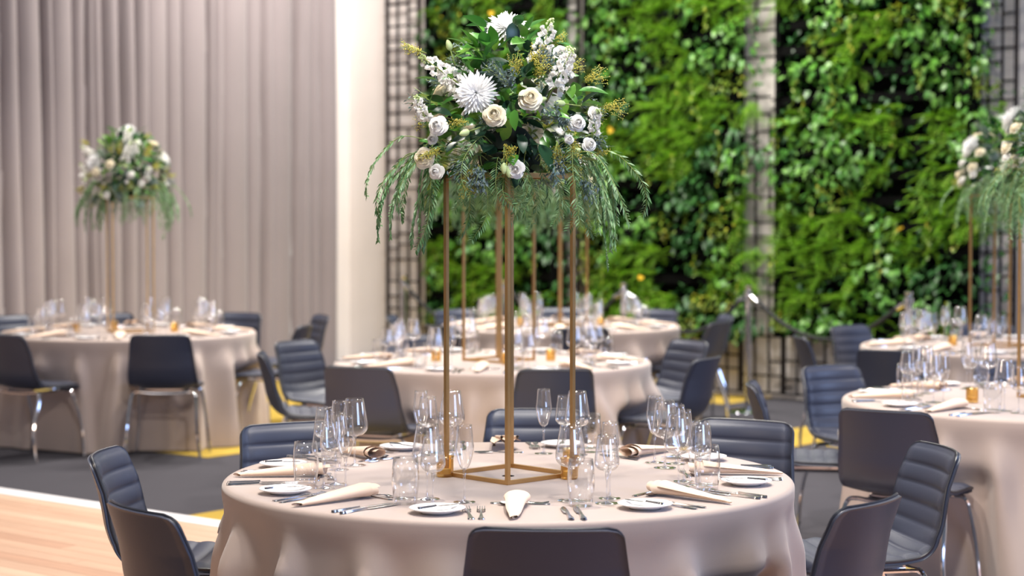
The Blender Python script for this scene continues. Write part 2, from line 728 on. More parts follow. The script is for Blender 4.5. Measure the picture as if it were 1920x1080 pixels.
def living_wall(px0, px1, z0, z1, label, seed, bright):
    rr = random.Random(seed)
    off = 0.42
    q0 = q_of(px0, off)
    q1 = q_of(px1, off)
    t = thing('living_wall_panel', label, 'planting', (0, 0, 0), 0, 'planted green wall panels')
    t.matrix_local = MW @ Matrix.Translation((q0, 0, z0))
    W = q1 - q0
    H = z1 - z0
    MB().add(box(0.03, W - 0.03, 0.14, 0.20, 0, H)).build('backing_board', M['backing'], t, False)
    for x in (0.03, W - 0.07):
        MB().add(box(x, x + 0.04, 0.2, 0.34, 0, H)).build('side_rail', M['backing'], t, False)
    nr = int(H / 0.21)
    trough = MB().add(box(0.07, W - 0.07, 0.2, 0.32, 0, 0.075)).data('planter_trough', M['backing'], False)
    for i in range(nr):
        inst('planter_trough', trough, t, Matrix.Translation((0, 0, 0.06 + i * 0.21)))
    for x in (0.15, W - 0.15):
        for z in (0.2, H - 0.2):
            MB().add(box(x - .03, x + .03, 0.0, 0.14, z - .03, z + .03)).build('wall_bracket', M['backing'], t, False)
    A, B, Cc, D = MB(), MB(), MB(), MB()
    singles = []
    for i in range(nr):
        z = 0.14 + i * 0.21
        x = -0.04
        while x < W + 0.02:
            x += rr.uniform(0.13, 0.21)
            n1 = noise.noise(Vector((x * 1.5 + seed * 7, z * 1.4, 1.3))) + rr.gauss(0, .12)
            n2 = noise.noise(Vector((x * 1.6 + seed * 3, z * 1.5, 9.3))) + rr.gauss(0, .10)
            n3 = noise.noise(Vector((x * 2.0 + seed * 5, z * 2.2, 4.3)))
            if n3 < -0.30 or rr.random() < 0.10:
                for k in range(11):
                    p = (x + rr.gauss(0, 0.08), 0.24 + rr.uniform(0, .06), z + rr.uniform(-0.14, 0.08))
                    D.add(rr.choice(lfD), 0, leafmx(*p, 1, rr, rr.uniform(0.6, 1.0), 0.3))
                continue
            bulge = 0.06 + 0.16 * max(0, min(1, n3 + .45)) * rr.uniform(.5, 1.2)
            rad = rr.uniform(0.10, 0.17)
            py = 0.27
            hang = rr.uniform(0.0, 0.1)

            def on_clump():
                while True:
                    a_, b_, c_ = rr.uniform(-1, 1), rr.uniform(0, 1), rr.uniform(-1, 1)
                    if 0.45 < a_ * a_ + b_ * b_ + c_ * c_ < 1:
                        break
                p = (x + a_ * rad, py + b_ * (bulge + .05), z + c_ * rad * 0.9 - hang * .5 + .02)
                return p, Vector((a_ * .9, b_ + .35, c_ * .8))
            if n2 > 0.20 - 0.16 * bright:
                for k in range(rr.randint(14, 20)):
                    ang = rr.uniform(-1.4, 1.4)
                    d = Vector((math.sin(ang), 0.9 * math.cos(ang) + 0.1, rr.uniform(-0.9, 0.9)))
                    B.add(rr.choice(ferns), 0, orient((x + rr.uniform(-.05, .05), py, z + rr.uniform(-.05, .05)), d, spin=rr.uniform(-.6, .6), scale=rr.uniform(0.6, 1.0)))
            elif n1 > -0.06:
                for k in range(rr.randint(18, 27)):
                    p, d = on_clump()
                    s = rr.uniform(0.5, 1.0)
                    d = Vector((d.x + rr.gauss(0, .5), d.y * .6, d.z - .7 + rr.gauss(0, .3)))
                    singles.append((s * (1.0 + (p[1] - .3) * 4), orient(p, d, spin=rr.gauss(0, .5), scale=s)))
            elif n1 > -0.24:
                for k in range(rr.randint(60, 85)):
                    p, d = on_clump()
                    Cc.add(lfC[0], 0, orient(p, d + Vector((rr.gauss(0, .5), 0, -.5 + rr.gauss(0, .3))), scale=rr.uniform(0.8, 1.3)))
            else:
                for k in range(rr.randint(18, 26)):
                    p, d = on_clump()
                    D.add(rr.choice(lfD), 0, orient(p, d + Vector((rr.gauss(0, .4), 0, -.5 + rr.gauss(0, .3))), scale=rr.uniform(0.7, 1.1)))
            if rr.random() < .22:   # trailing stems
                L_ = rr.uniform(.15, .35)
                x0 = x + rr.uniform(-.05, .05)
                for k in range(int(L_ / .02)):
                    Cc.add(lfC[0], 0, leafmx(x0 + rr.gauss(0, .014), py + bulge + rr.gauss(0, .01), z - k * .02, 1, rr, 1.1, 0.8))
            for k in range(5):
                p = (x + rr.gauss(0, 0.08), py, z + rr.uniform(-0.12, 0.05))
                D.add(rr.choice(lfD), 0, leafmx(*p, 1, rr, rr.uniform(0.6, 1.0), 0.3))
    singles.sort(key=lambda a: -a[0])
    for s, mx in singles[:285]:
        inst('leaf', rr.choice(leafmesh), t, mx)
    for s, mx in singles[285:]:
        A.add(rr.choice(lfA), 0, mx)
    for k in range(2):
        inst('leaf', leafmeshY, t, leafmx(rr.uniform(0.2, W - .2), 0.45, rr.uniform(0.3, H - .2), 1, rr, 0.9, 0.4))
    for nm, mb, m in (('heart_leaf_foliage', A, 'gwA'), ('fern_foliage', B, 'gwB'), ('creeping_foliage', Cc, 'gwC'), ('shade_foliage', D, 'gwD')):
        if mb.n:
            o = mb.build(nm, M[m], t, 2)
            o['kind'] = 'stuff'
    return t


living_wall(782, 1032, 0.5, 4.45, 'planted green wall panel left of the tall centre bouquet', 11, 0.4)
living_wall(1078, 1368, 0.5, 4.45, 'wide planted green wall panel right behind the tall centre bouquet', 12, 1.0)
living_wall(1436, 1815, 0.55, 4.45, 'planted green wall panel nearest the right side', 13, 0.7)

# ------------------------------------------------------------------ rope barrier
posts = [(757, 17.3), (948, 16.3), (1170, 15.5), (1404, 14.9), (1704, 13.7)]
pp = []
for i, (px, Y) in enumerate(posts):
    X = (px - 960) / F * Y
    pp.append(Vector((X, Y, 0)))
names = ['by the white wall end', 'behind the rear table, left one', 'behind the rear table, right one',
         'in front of the gap between planted panels', 'in front of the rightmost planted panel']
for i, P in enumerate(pp):
    t = thing('stanchion', 'chrome rope stanchion ' + names[i], 'stanchion', P, 0, 'chrome rope stanchions')
    MB().add(lathe([(0, 0.0), (0.15, 0.0), (0.155, 0.01), (0.14, 0.025), (0.03, 0.04), (0, 0.04)], 24)).build('base', M['chrome'], t)
    MB().add(lathe([(0.026, 0.03), (0.026, 0.93)], 16)).build('post', M['chrome'], t)
    MB().add(lathe([(0.026, 0.93), (0.036, 0.935), (0.036, 0.975), (0.02, 0.98), (0.018, 0.985), (0.03, 1.0), (0.03, 1.02), (0.0, 1.035)], 16)).build('cap', M['chrome'], t)
for i in range(4):
    a = pp[i] + Vector((0, 0, 0.93))
    b = pp[i + 1] + Vector((0, 0, 0.93))
    d = (b - a).normalized()
    t = thing('barrier_rope', 'black sagging barrier rope, ' + ['from the white wall end to the next post', 'behind the rear table between its two posts',
              'from the rear table to the panel gap post', 'in front of the rightmost planted panel'][i], 'rope', (a + b) / 2, 0, 'black barrier ropes')
    o = (a + b) / 2
    pts = []
    for k in range(25):
        s = k / 24
        q = a.lerp(b, 0.04 + 0.92 * s) - o
        q.z -= 0.30 * (1 - (2 * s - 1) ** 2)
        pts.append(q)
    MB().add(tube(pts, 0.017, 8)).build('cord', M['rope'], t)
    for e, (P, sg) in enumerate(((a, 1), (b, -1))):
        q = P + d * sg * 0.055 - o
        MB().add(tube([q - d * sg * 0.022, q + d * sg * 0.045 + Vector((0, 0, -.035))], 0.02, 10)).build('hook', M['chrome'], t)


# ------------------------------------------------------------------ chair
def make_chair():
    prof = smooth_path([(-.302, .812), (-.283, .735), (-.262, .65), (-.245, .575), (-.215, .515), (-.155, .475), (-.07, .462), (.04, .464), (.14, .466), (.2, .455), (.222, .437)], 12)
    d = np.r_[0, np.cumsum(np.linalg.norm(np.diff(prof, axis=0), axis=1))]
    L = d[-1]
    ns, nt = 112, 15
    S = np.linspace(0, L, ns)
    py = np.interp(S, d, prof[:, 0])
    pz = np.interp(S, d, prof[:, 1])
    Wd_ = np.interp(S / L, [0, .2, .42, .6, .8, 1], [.186, .203, .220, .222, .220, .206])
    rt, rf = 0.036, 0.06
    w = Wd_.copy()
    for i, s in enumerate(S):
        if s < rt:
            w[i] -= rt - math.sqrt(max(0, rt * rt - (rt - s) ** 2))
        if L - s < rf:
            w[i] -= rf - math.sqrt(max(0, rf * rf - (rf - (L - s)) ** 2))
    ky = np.interp(S / L, [0, .15, .38, .55, 1], [.035, .05, .045, .0, 0])
    kz = np.interp(S / L, [0, .4, .55, .8, 1], [0, .02, .022, .012, .0])
    T = np.linspace(-1, 1, nt)
    T = np.sign(T) * np.abs(T) ** 0.85
    P = np.zeros((ns, nt, 3))
    for j, t in enumerate(T):
        P[:, j, 0] = w * t
        P[:, j, 1] = py + ky * (w * t / Wd_) ** 2
        P[:, j, 2] = pz + kz * (w * t / Wd_) ** 2
    du = np.gradient(P, axis=0)
    dv = np.gradient(P, axis=1)
    Nv = np.cross(dv, du)
    Nv /= np.linalg.norm(Nv, axis=2)[:, :, None] + 1e-9
    mid = Nv[:, nt // 2, :]
    if mid[ns - 30, 2] < 0:
        Nv = -Nv
    # use row-mid normals at the ends where width collapses
    for i in range(ns):
        if w[i] < 0.12:
            Nv[i] = Nv[i, nt // 2]

    def closed_body(a, b):
        A = (P + Nv * a[:, :, None]).reshape(-1, 3)
        B = (P + Nv * b[:, :, None]).reshape(-1, 3)
        n = ns * nt
        f = [q[::-1] for q in gridf(ns, nt)] + gridf(ns, nt, off=n)
        ring = [j for j in range(nt)] + [i * nt + nt - 1 for i in range(1, ns)] + [(ns - 1) * nt + j for j in range(nt - 2, -1, -1)] + [i * nt for i in range(ns - 2, 0, -1)]
        for k in range(len(ring)):
            k2 = (k + 1) % len(ring)
            f.append((ring[k], ring[k2], ring[k2] + n, ring[k] + n))
        return (np.vstack([A, B]), f), ring
    one = np.ones((ns, nt))
    shell, ring = closed_body(-0.014 * one, -0.001 * one)
    edge = np.clip((1 - np.abs(T)) / 0.16, 0, 1)[None, :] ** 0.5 * np.clip(np.minimum(S, L - S) / 0.03, 0, 1)[:, None] ** 0.5
    rib = np.abs(np.sin(PI * (S - 0.012) / 0.064)) ** 0.4
    h = 0.003 + (0.004 + 0.011 * rib[:, None]) * edge
    pad, _ = closed_body(0.0 * one, h)
    t = thing('dining_chair', 'x', 'chair')
    MB().add(shell).build('shell', M['leather'], t, 2)
    MB().add(pad).build('ribbed_pad', M['pad'], t, 2)
    ringp = [P.reshape(-1, 3)[k] + Nv.reshape(-1, 3)[k] * -0.001 for k in ring]
    ringp = [p for i, p in enumerate(ringp) if i == 0 or np.linalg.norm(p - ringp[i - 1]) > 0.002]
    MB().add(tube(ringp, 0.0045, 6, True)).build('piping', M['piping'], t)
    r = 0.0095
    for sx in (-1, 1):
        for (yt, yf) in ((-0.15, -0.225), (0.13, 0.2)):
            path = smooth_path([(sx * 0.245, yf, 0.0), (sx * 0.225, yf * .97 + yt * .03, 0.2), (sx * 0.212, yt * .75 + yf * .25, 0.37), (sx * 0.195, yt, 0.428), (sx * 0.15, yt, 0.436)], 5)
            MB().add(tube(path, r, 8)).build('leg', M['chrome'], t)
    fr = MB()
    for yt in (-0.15, 0.13):
        fr.add(tube(smooth_path([(-0.155, yt, 0.436), (-0.07, yt, 0.428), (0.07, yt, 0.428), (0.155, yt, 0.436)], 4), r, 8))
    for sx in (-1, 1):
        fr.add(tube([(sx * 0.13, -0.15, 0.43), (sx * 0.13, 0.13, 0.43)], 0.007, 6))
    fr.add(box(-0.12, 0.12, -0.12, 0.1, 0.432, 0.45))
    fr.build('seat_frame', M['chrome'], t)
    for o in [t]:
        remember(o)
    return t


chair0 = make_chair()
used = [False]

# tables: key -> (x, y, name, stand centre offset)
T = {
    1: (-0.012, 5.90, 'front table'),
    2: (-0.11, 10.6, 'middle table'),
    3: (0.36, 14.0, 'rear middle table'),
    4: (-2.72, 13.2, 'far left table'),
    5: (2.39, 8.33, 'right table'),
    6: (3.12, 11.8, 'rear right table'),
}
# (table, back-top x, y, place, how it looks)
chairs = [
    (1, 0.083, 4.53, 'front', 'smooth back in the bottom foreground', 88),
    (1, -1.0, 4.86, 'front left', 'smooth back at bottom left', 38),
    (1, -1.34, 6.02, 'left', 'seen from its side with bluish ribs', -3),
    (1, -.83, 6.85, 'back left', 'ribbed backrest facing the camera', -62),
    (1, .095, 7.35, 'back', 'ribbed backrest behind the gold stand', -92),
    (1, .885, 6.95, 'back right', 'ribbed backrest facing the camera', -120),
    (1, 1.43, 6.15, 'right', 'ribbed inside seen from the side', 190),
    (1, .985, 4.98, 'front right', 'smooth navy back at bottom right', 143),
    (2, -1.34, 11.35, 'back left', 'ribbed inside turned to the right', -35),
    (2, -1.38, 10.35, 'left', 'seen from the side', 8),
    (2, -.79, 9.5, 'front left', 'smooth back seen from behind', 68),
    (2, .22, 9.42, 'front', 'smooth back behind the gold stand leg', 98),
    (2, 1.03, 10.05, 'front right', 'curved side and smooth back', 152),
    (2, 1.11, 11.4, 'back right', 'ribbed top above its neighbour', 210),
    (2, -.66, 11.85, 'back left corner', 'mostly hidden behind glasses', -65),
    (3, -.52, 13.15, 'front left', 'mostly hidden behind glasses', 42),
    (3, .47, 12.75, 'front', 'smooth back behind the glasses', 95),
    (3, 1.36, 13.45, 'right', 'smooth dark back', 150),
    (3, 1.68, 14.35, 'back right', 'seen in side profile', 188),
    (3, 1.2, 15.15, 'back right corner', 'only its top showing', 233),
    (3, .42, 15.3, 'back', 'its top showing behind glasses', 268),
    (3, -.49, 15.15, 'back left', 'only its top showing', 307),
    (3, -.94, 14.2, 'left', 'tucked near the white wall', -5),
    (4, -2.25, 12.15, 'front', 'back and chrome legs in full view', 91),
    (4, -3.28, 12.15, 'front left', 'cut by the left frame edge', 58),
    (4, -3.85, 14.2, 'back left', 'at the left edge by the curtain', -40),
    (4, -3.15, 14.45, 'back', 'its top showing behind glasses', -72),
    (4, -2.1, 14.6, 'back right', 'ribbed backrest against the curtain', -118),
    (4, -1.43, 14.25, 'right, near the white wall', 'seen in side profile', -158),
    (4, -1.5, 13.0, 'front right', 'smooth back seen at an angle', 172),
    (5, 1.12, 8.5, 'left', 'only its backrest top showing', -8),
    (5, 1.6, 9.33, 'back left', 'ribbed inside facing the camera', -58),
    (5, 1.45, 7.36, 'front left', 'large smooth navy back', 58),
    (5, 2.6, 9.62, 'back', 'half hidden behind glasses', -92),
    (6, 1.87, 11.8, 'left', 'bluish narrow side view', 2),
    (6, 2.32, 12.68, 'back left', 'ribbed inside with a blue lit edge', -52),
    (6, 2.13, 10.55, 'front left', 'smooth back seen from behind', 62),
    (6, 3.35, 13.1, 'back', 'half hidden behind glasses', -95),
]
chair_at = {k: [] for k in T}
for (tk, x, y, place, look, ang) in chairs:
    a = math.radians(ang)
    dx, dy = math.cos(a), math.sin(a)
    if tk > 1:
        vx, vy = x - T[tk][0], y - T[tk][1]
        dd = math.hypot(vx, vy)
        if abs(vy) > 0.75 and dd < 1.40:
            vy = math.copysign(math.sqrt(1.40 ** 2 - vx ** 2), vy)
            x, y = T[tk][0] + vx, T[tk][1] + vy
        elif dd < 1.32:
            x, y = T[tk][0] + vx * 1.32 / dd, T[tk][1] + vy * 1.32 / dd
    ox, oy = x + dx * 0.30, y + dy * 0.30
    _n = len(f'charcoal chair at {place} of {T[tk][2]}, {look}'.split())
    if _n > 16:
        print('LONG', _n, place, T[tk][2], look)
    lab = f'charcoal chair at {place} of {T[tk][2]}, {look}'
    if not used[0]:
        used[0] = True
        c = chair0
        c.location = (ox, oy, 0.006)
        c.rotation_euler = (0, 0, a - PI / 2)
        c['label'] = lab
    else:
        c = clone(chair0, (ox, oy, 0.006), a - PI / 2, lab)
    c['group'] = 'chairs round the ' + T[tk][2]
    chair_at[tk].append((ox, oy, dx, dy))

# ------------------------------------------------------------------ tables and cloths
TR = 0.9
TZ = 0.757


def smooth(t):
    t = min(1, max(0, t))
    return t * t * (3 - 2 * t)


def make_cloth(tk):
    cx, cy, nm = T[tk]
    rr = random.Random(40 + tk)
    nth = 360
    bumps = []
    a = rr.uniform(0, 1)
    k = 0
    while a < 2 * PI + 0.2:
        wdt = rr.uniform(0.05, 0.13)
        bumps.append((a, wdt, rr.uniform(0.6, 1.35), rr.uniform(-0.14, 0.14), rr.uniform(0.0, 0.35)))
        a += rr.uniform(0.17, 0.40)
    rows = []
    top_r = [0.02, 0.3, 0.6, 0.8, 0.87]
    for r in top_r:
        rows.append(('t', r, TZ))
    for k in range(1, 6):
        b = k / 5 * PI / 2
        rows.append(('e', TR - 0.018 + 0.018 * math.sin(b), TZ - 0.018 + 0.018 * math.cos(b)))
    nd = 30
    for k in range(1, nd + 1):
        rows.append(('d', k / nd, 0))
    V = np.zeros((nth, len(rows), 3))
    for i in range(nth):
        th = 2 * PI * i / nth
        ct, st = math.cos(th), math.sin(th)
        for j, (kind, a, b) in enumerate(rows):
            if kind == 'd':
                t = a
                z = (TZ - 0.018) * (1 - t) + 0.012 * t
                f = 0
                for (b0, w_, am, lean, start) in bumps:
                    dd = (th - b0 - lean * t + PI) % (2 * PI) - PI
                    g = math.exp(-(dd / (w_ * (0.6 + 0.6 * t))) ** 2)
                    f += am * g * smooth((t - start * 0.1) / 0.28)
                r = TR + 0.002 + t * 0.02 + (0.10 * f - 0.03) * (0.5 + 0.5 * t) * smooth(t * 6 + .08)
                fine = noise.noise(Vector((math.cos(th) * 7, math.sin(th) * 7, t * 2.5 + tk)))
                r += 0.012 * fine * min(1, t * 3)
                # cloth pressed back by the seats
                for (ox, oy, dx, dy) in chair_at[tk]:
                    if z > 0.58:
                        continue
                    lx, ly = ox - cx, oy - cy
                    px_, py_ = r * ct - lx, r * st - ly
                    fwd = px_ * dx + py_ * dy
                    lat = abs(-px_ * dy + py_ * dx)
                    if -0.35 < fwd < 0.235 and lat < 0.34:
                        amt = smooth((0.34 - lat) / 0.12) * smooth((0.58 - z) / 0.11)
                        r -= (0.238 - fwd) * amt
            else:
                r, z = a, b
            V[i, j] = (r * ct, r * st, z)
    VV = V.reshape(-1, 3)
    nj = len(rows)
    f = gridf(nth, nj, wrap=True)
    f.append(tuple(i * nj for i in range(nth)))
    mb = MB().add((VV, f))
    o = mb.build('tablecloth', M['cloth'], None, 2)
    o.location = (cx, cy, 0)
    tag(o, f'floor length taupe tablecloth on the {nm}', 'tablecloth', 'taupe tablecloths')
    t = thing('round_table', f'round banquet table hidden under the cloth of the {nm}', 'table', (cx, cy, 0), 0, 'round banquet tables')
    MB().add(lathe([(0, 0.728), (TR - 0.02, 0.728), (TR - 0.015, 0.735), (TR - 0.015, 0.748), (TR - 0.02, 0.754), (0, 0.754)], 64)).build('tabletop', M['tabletop'], t)
    for k in range(4):
        a = PI / 4 + k * PI / 2
        MB().add(tube([(0.5 * math.cos(a), 0.5 * math.sin(a), 0.006), (0.45 * math.cos(a), 0.45 * math.sin(a), 0.728)], 0.016, 8)).build('leg', M['steel'], t)


for k in T:
    make_cloth(k)


# ------------------------------------------------------------------ tableware
def make_wine(name, H, rb, rim, foot, stem_top, bellyz, cat):
    t = thing(name, 'x', cat)
    n = 28
    th = 0.0011
    b0 = stem_top
    outer = smooth_path([(0.0035, b0), (0.012, b0 + 0.006), (rb * 0.72, b0 + (bellyz - b0) * 0.42), (rb, bellyz), (rb * 0.93, bellyz + (H - bellyz) * 0.35), (rim, H)], 5)
    prof = [tuple(p) for p in outer]
    inner = [(max(0.0005, r - th), z + (th if i < 6 else 0)) for i, (r, z) in enumerate(prof)][::-1]
    MB().add(lathe(prof + inner + [(0.0, inner[-1][1])], n)).build('bowl', M['bowlglass'], t, 2)
    MB().add(tube([(0, 0, 0.004), (0, 0, 0.012), (0, 0, 0.03), (0, 0, (b0) * .7), (0, 0, b0 + 0.003)], [0.007, 0.0045, 0.0033, 0.0033, 0.0055], 10)).build('stem', M['stemglass'], t, 2)
    MB().add(lathe([(0, 0), (foot, 0), (foot, 0.0015), (foot * 0.5, 0.003), (0.007, 0.006), (0, 0.006)], n)).build('foot', M['stemglass'], t)
    return t


def make_tumbler():
    t = thing('water_tumbler', 'x', 'glass')
    n = 28
    MB().add(lathe([(0.0345, 0.016), (0.040, 0.06), (0.0385, 0.10), (0.0345, 0.135), (0.0333, 0.135), (0.0373, 0.10), (0.0388, 0.06), (0.0333, 0.0175), (0, 0.0165)], n)).build('body', M['bowlglass'], t, 2)
    MB().add(lathe([(0, 0.0), (0.030, 0.0), (0.0343, 0.006), (0.0345, 0.0158), (0.02, 0.012), (0, 0.013)], n)).build('thick_base', M['stemglass'], t)
    return t


def ribbon(pts, n_side=1, th=0.0022):
    """pts: (x, y, z, halfwidth)"""
    v = []
    f = []
    for (x, y, z, w) in pts:
        v += [(x - w, y, z), (x + w, y, z), (x + w * .75, y, z + th), (x - w * .75, y, z + th)]
    for i in range(len(pts) - 1):
        a = i * 4
        b = a + 4
        for k in range(4):
            k2 = (k + 1) % 4
            f.append((a + k, a + k2, b + k2, b + k)[::-1])
    f.append((0, 1, 2, 3))
    e = (len(pts) - 1) * 4
    f.append((e + 3, e + 2, e + 1, e))
    return v, f


def handle(mb, y0, s=1.0, th=0.0035):
    mb.add(ribbon([(0, y0, 0.0005, .004 * s), (0, y0 + .004, 0.0005, .009 * s), (0, y0 + .014, .0005, .0105 * s), (0, y0 + .022, .001, .0075 * s), (0, y0 + .05, .0015, .006 * s), (0, y0 + .08, .002, .0042 * s), (0, y0 + .1, .003, .0035 * s)], th=th))


def make_fork(L=0.2):
    mb = MB()
    handle(mb, 0)
    mb.add(ribbon([(0, .098, .003, .0032), (0, .12, .006, .003), (0, .132, .006, .0105), (0, .15, .003, .0125)]))
    for k in range(4):
        x = (-1.5 + k) * .0068
        mb.add(ribbon([(x, .149, .003, .0021), (x, .175, .002, .0019), (x, .198, .006, .0011)]))
    return mb.data('dinner_fork', M['silver'])


def make_knife():
    mb = MB()
    handle(mb, 0, 0.95, 0.006)
    mb.add(ribbon([(0, .1, .003, .004), (0, .11, .002, .009), (0, .16, .002, .0098), (.001, .2, .002, .0085), (.003, .222, .002, .002)], th=0.0015))
    return mb.data('dinner_knife', M['silver'])


def make_spoon():
    mb = MB()
    handle(mb, 0, 0.9)
    mb.add(ribbon([(0, .098, .003, .003), (0, .125, .007, .003)]))
    v = []
    nu, nv = 7, 14
    for i in range(nu):
        a = i / (nu - 1)
        for j in range(nv):
            b = 2 * PI * j / nv
            v.append((0.019 * a * math.cos(b), .15 + 0.028 * a * math.sin(b), 0.0012 + 0.008 * a * a))
    v = np.array(v)
    f = []
    for i in range(nu - 1):
        for j in range(nv):
            j2 = (j + 1) % nv
            f.append((i * nv + j, (i + 1) * nv + j, (i + 1) * nv + j2, i * nv + j2))
    mb.add((v, f))
    v2 = v.copy()
    v2[:, 2] -= 0.0012
    mb.add((v2, f))
    return mb.data('dessert_spoon', M['silver'])


def make_napkin(seed):
    rr = random.Random(seed)
    nu, nph = 16, 60
    L = 0.24
    phm = 2.35 * 2 * PI
    V = []
    for i in range(nu):
        u = i / (nu - 1)
        for j in range(nph):
            q = j / (nph - 1)
            ph = q * phm + 0.6
            rho = 0.009 + 0.027 * u ** 0.9
            r = rho * (0.42 + 0.58 * q)
            ext = 0.055 * (1 - q) ** 1.0
            flare = 1 + 0.5 * (1 - q) * smooth((u - 0.8) / 0.2)
            x = r * math.cos(ph) * 1.12 * flare
            z = r * math.sin(ph) * 0.60 * flare
            z = max(z, -rho * 0.60)
            y = -L / 2 + (L + ext) * u
            if u < 0.12:
                y += 0.012 * math.cos(ph)
            V.append((x + 0.003 * math.sin(u * 5 + q * 9), y, z + rho * 0.60 + 0.002))
    V = np.array(V)
    f = gridf(nu, nph)
    me = MB().add((V, f)).data('folded_napkin', M['napkin'], 2)
    return me


def make_fan_napkin():
    # napkin folded in soft pleats, standing loosely
    nu, nv = 12, 50
    V = []
    for i in range(nu):
        u = i / (nu - 1)
        for j in range(nv):
            q = j / (nv - 1)
            s = q * 4 * PI
            V.append(((q - .5) * 0.10 * (0.5 + 0.6 * u) + 0.012 * math.sin(s * 2), -0.11 + 0.22 * u, 0.022 + 0.018 * math.sin(s) * (0.3 + 0.7 * u) + 0.012 * u))
    V = np.array(V)
    V2 = V.copy()
    V2[:, 2] -= 0.002
    return MB().add((V, gridf(nu, nv))).add((V2, gridf(nu, nv))).data('folded_napkin', M['napkin'], 2)


platem = MB().add(lathe([(0, 0.003), (0.04, 0.003), (0.045, 0.0), (0.048, 0.004), (0.078, 0.0145), (0.0785, 0.0165), (0.076, 0.0165), (0.05, 0.008), (0.045, 0.0065), (0, 0.0065)], 40)).data('side_plate', M['china'], 2)
large0 = make_wine('large_wine_glass', 0.222, 0.0435, 0.030, 0.037, 0.092, 0.125, 'glass')
small0 = make_wine('small_wine_glass', 0.198, 0.036, 0.0265, 0.034, 0.088, 0.115, 'glass')
flute0 = make_wine('champagne_flute', 0.225, 0.0275, 0.0215, 0.032, 0.095, 0.155, 'glass')
tum0 = make_tumbler()
for o in (large0, small0, flute0, tum0):
    remember(o)


def make_candle():
    t = thing('candle_holder', 'x', 'candle holder')
    n = 24
    prof = [(0, 0), (0.024, 0), (0.0265, 0.004)]
    for k in range(9):
        z = 0.008 + k * 0.006
        prof.append((0.0268 + 0.0007 * (k % 2), z))
    prof += [(0.0285, 0.066), (0.0272, 0.066), (0.0255, 0.01), (0, 0.008)]
    MB().add(lathe(prof, n)).build('cup', M['amber'], t, 2)
    MB().add(lathe([(0, 0.009), (0.019, 0.009), (0.019, 0.024), (0, 0.024)], 18)).build('tealight', M['wax'], t)
    remember(t)
    return t


can0 = make_candle()
forkm, knifem, spoonm = make_fork(), make_knife(), make_spoon()
napm = [make_napkin(1), make_napkin(2)]
fanm = make_fan_napkin()
moved = {}


def put(proto, x, y, z, rz, label, group):
    if proto.name not in moved:
        moved[proto.name] = 1
        proto.location = (x, y, z)
        proto.rotation_euler = (0, 0, rz)
        proto['label'] = label
        proto['group'] = group
        return proto
    return clone(proto, (x, y, z), rz, label, group)


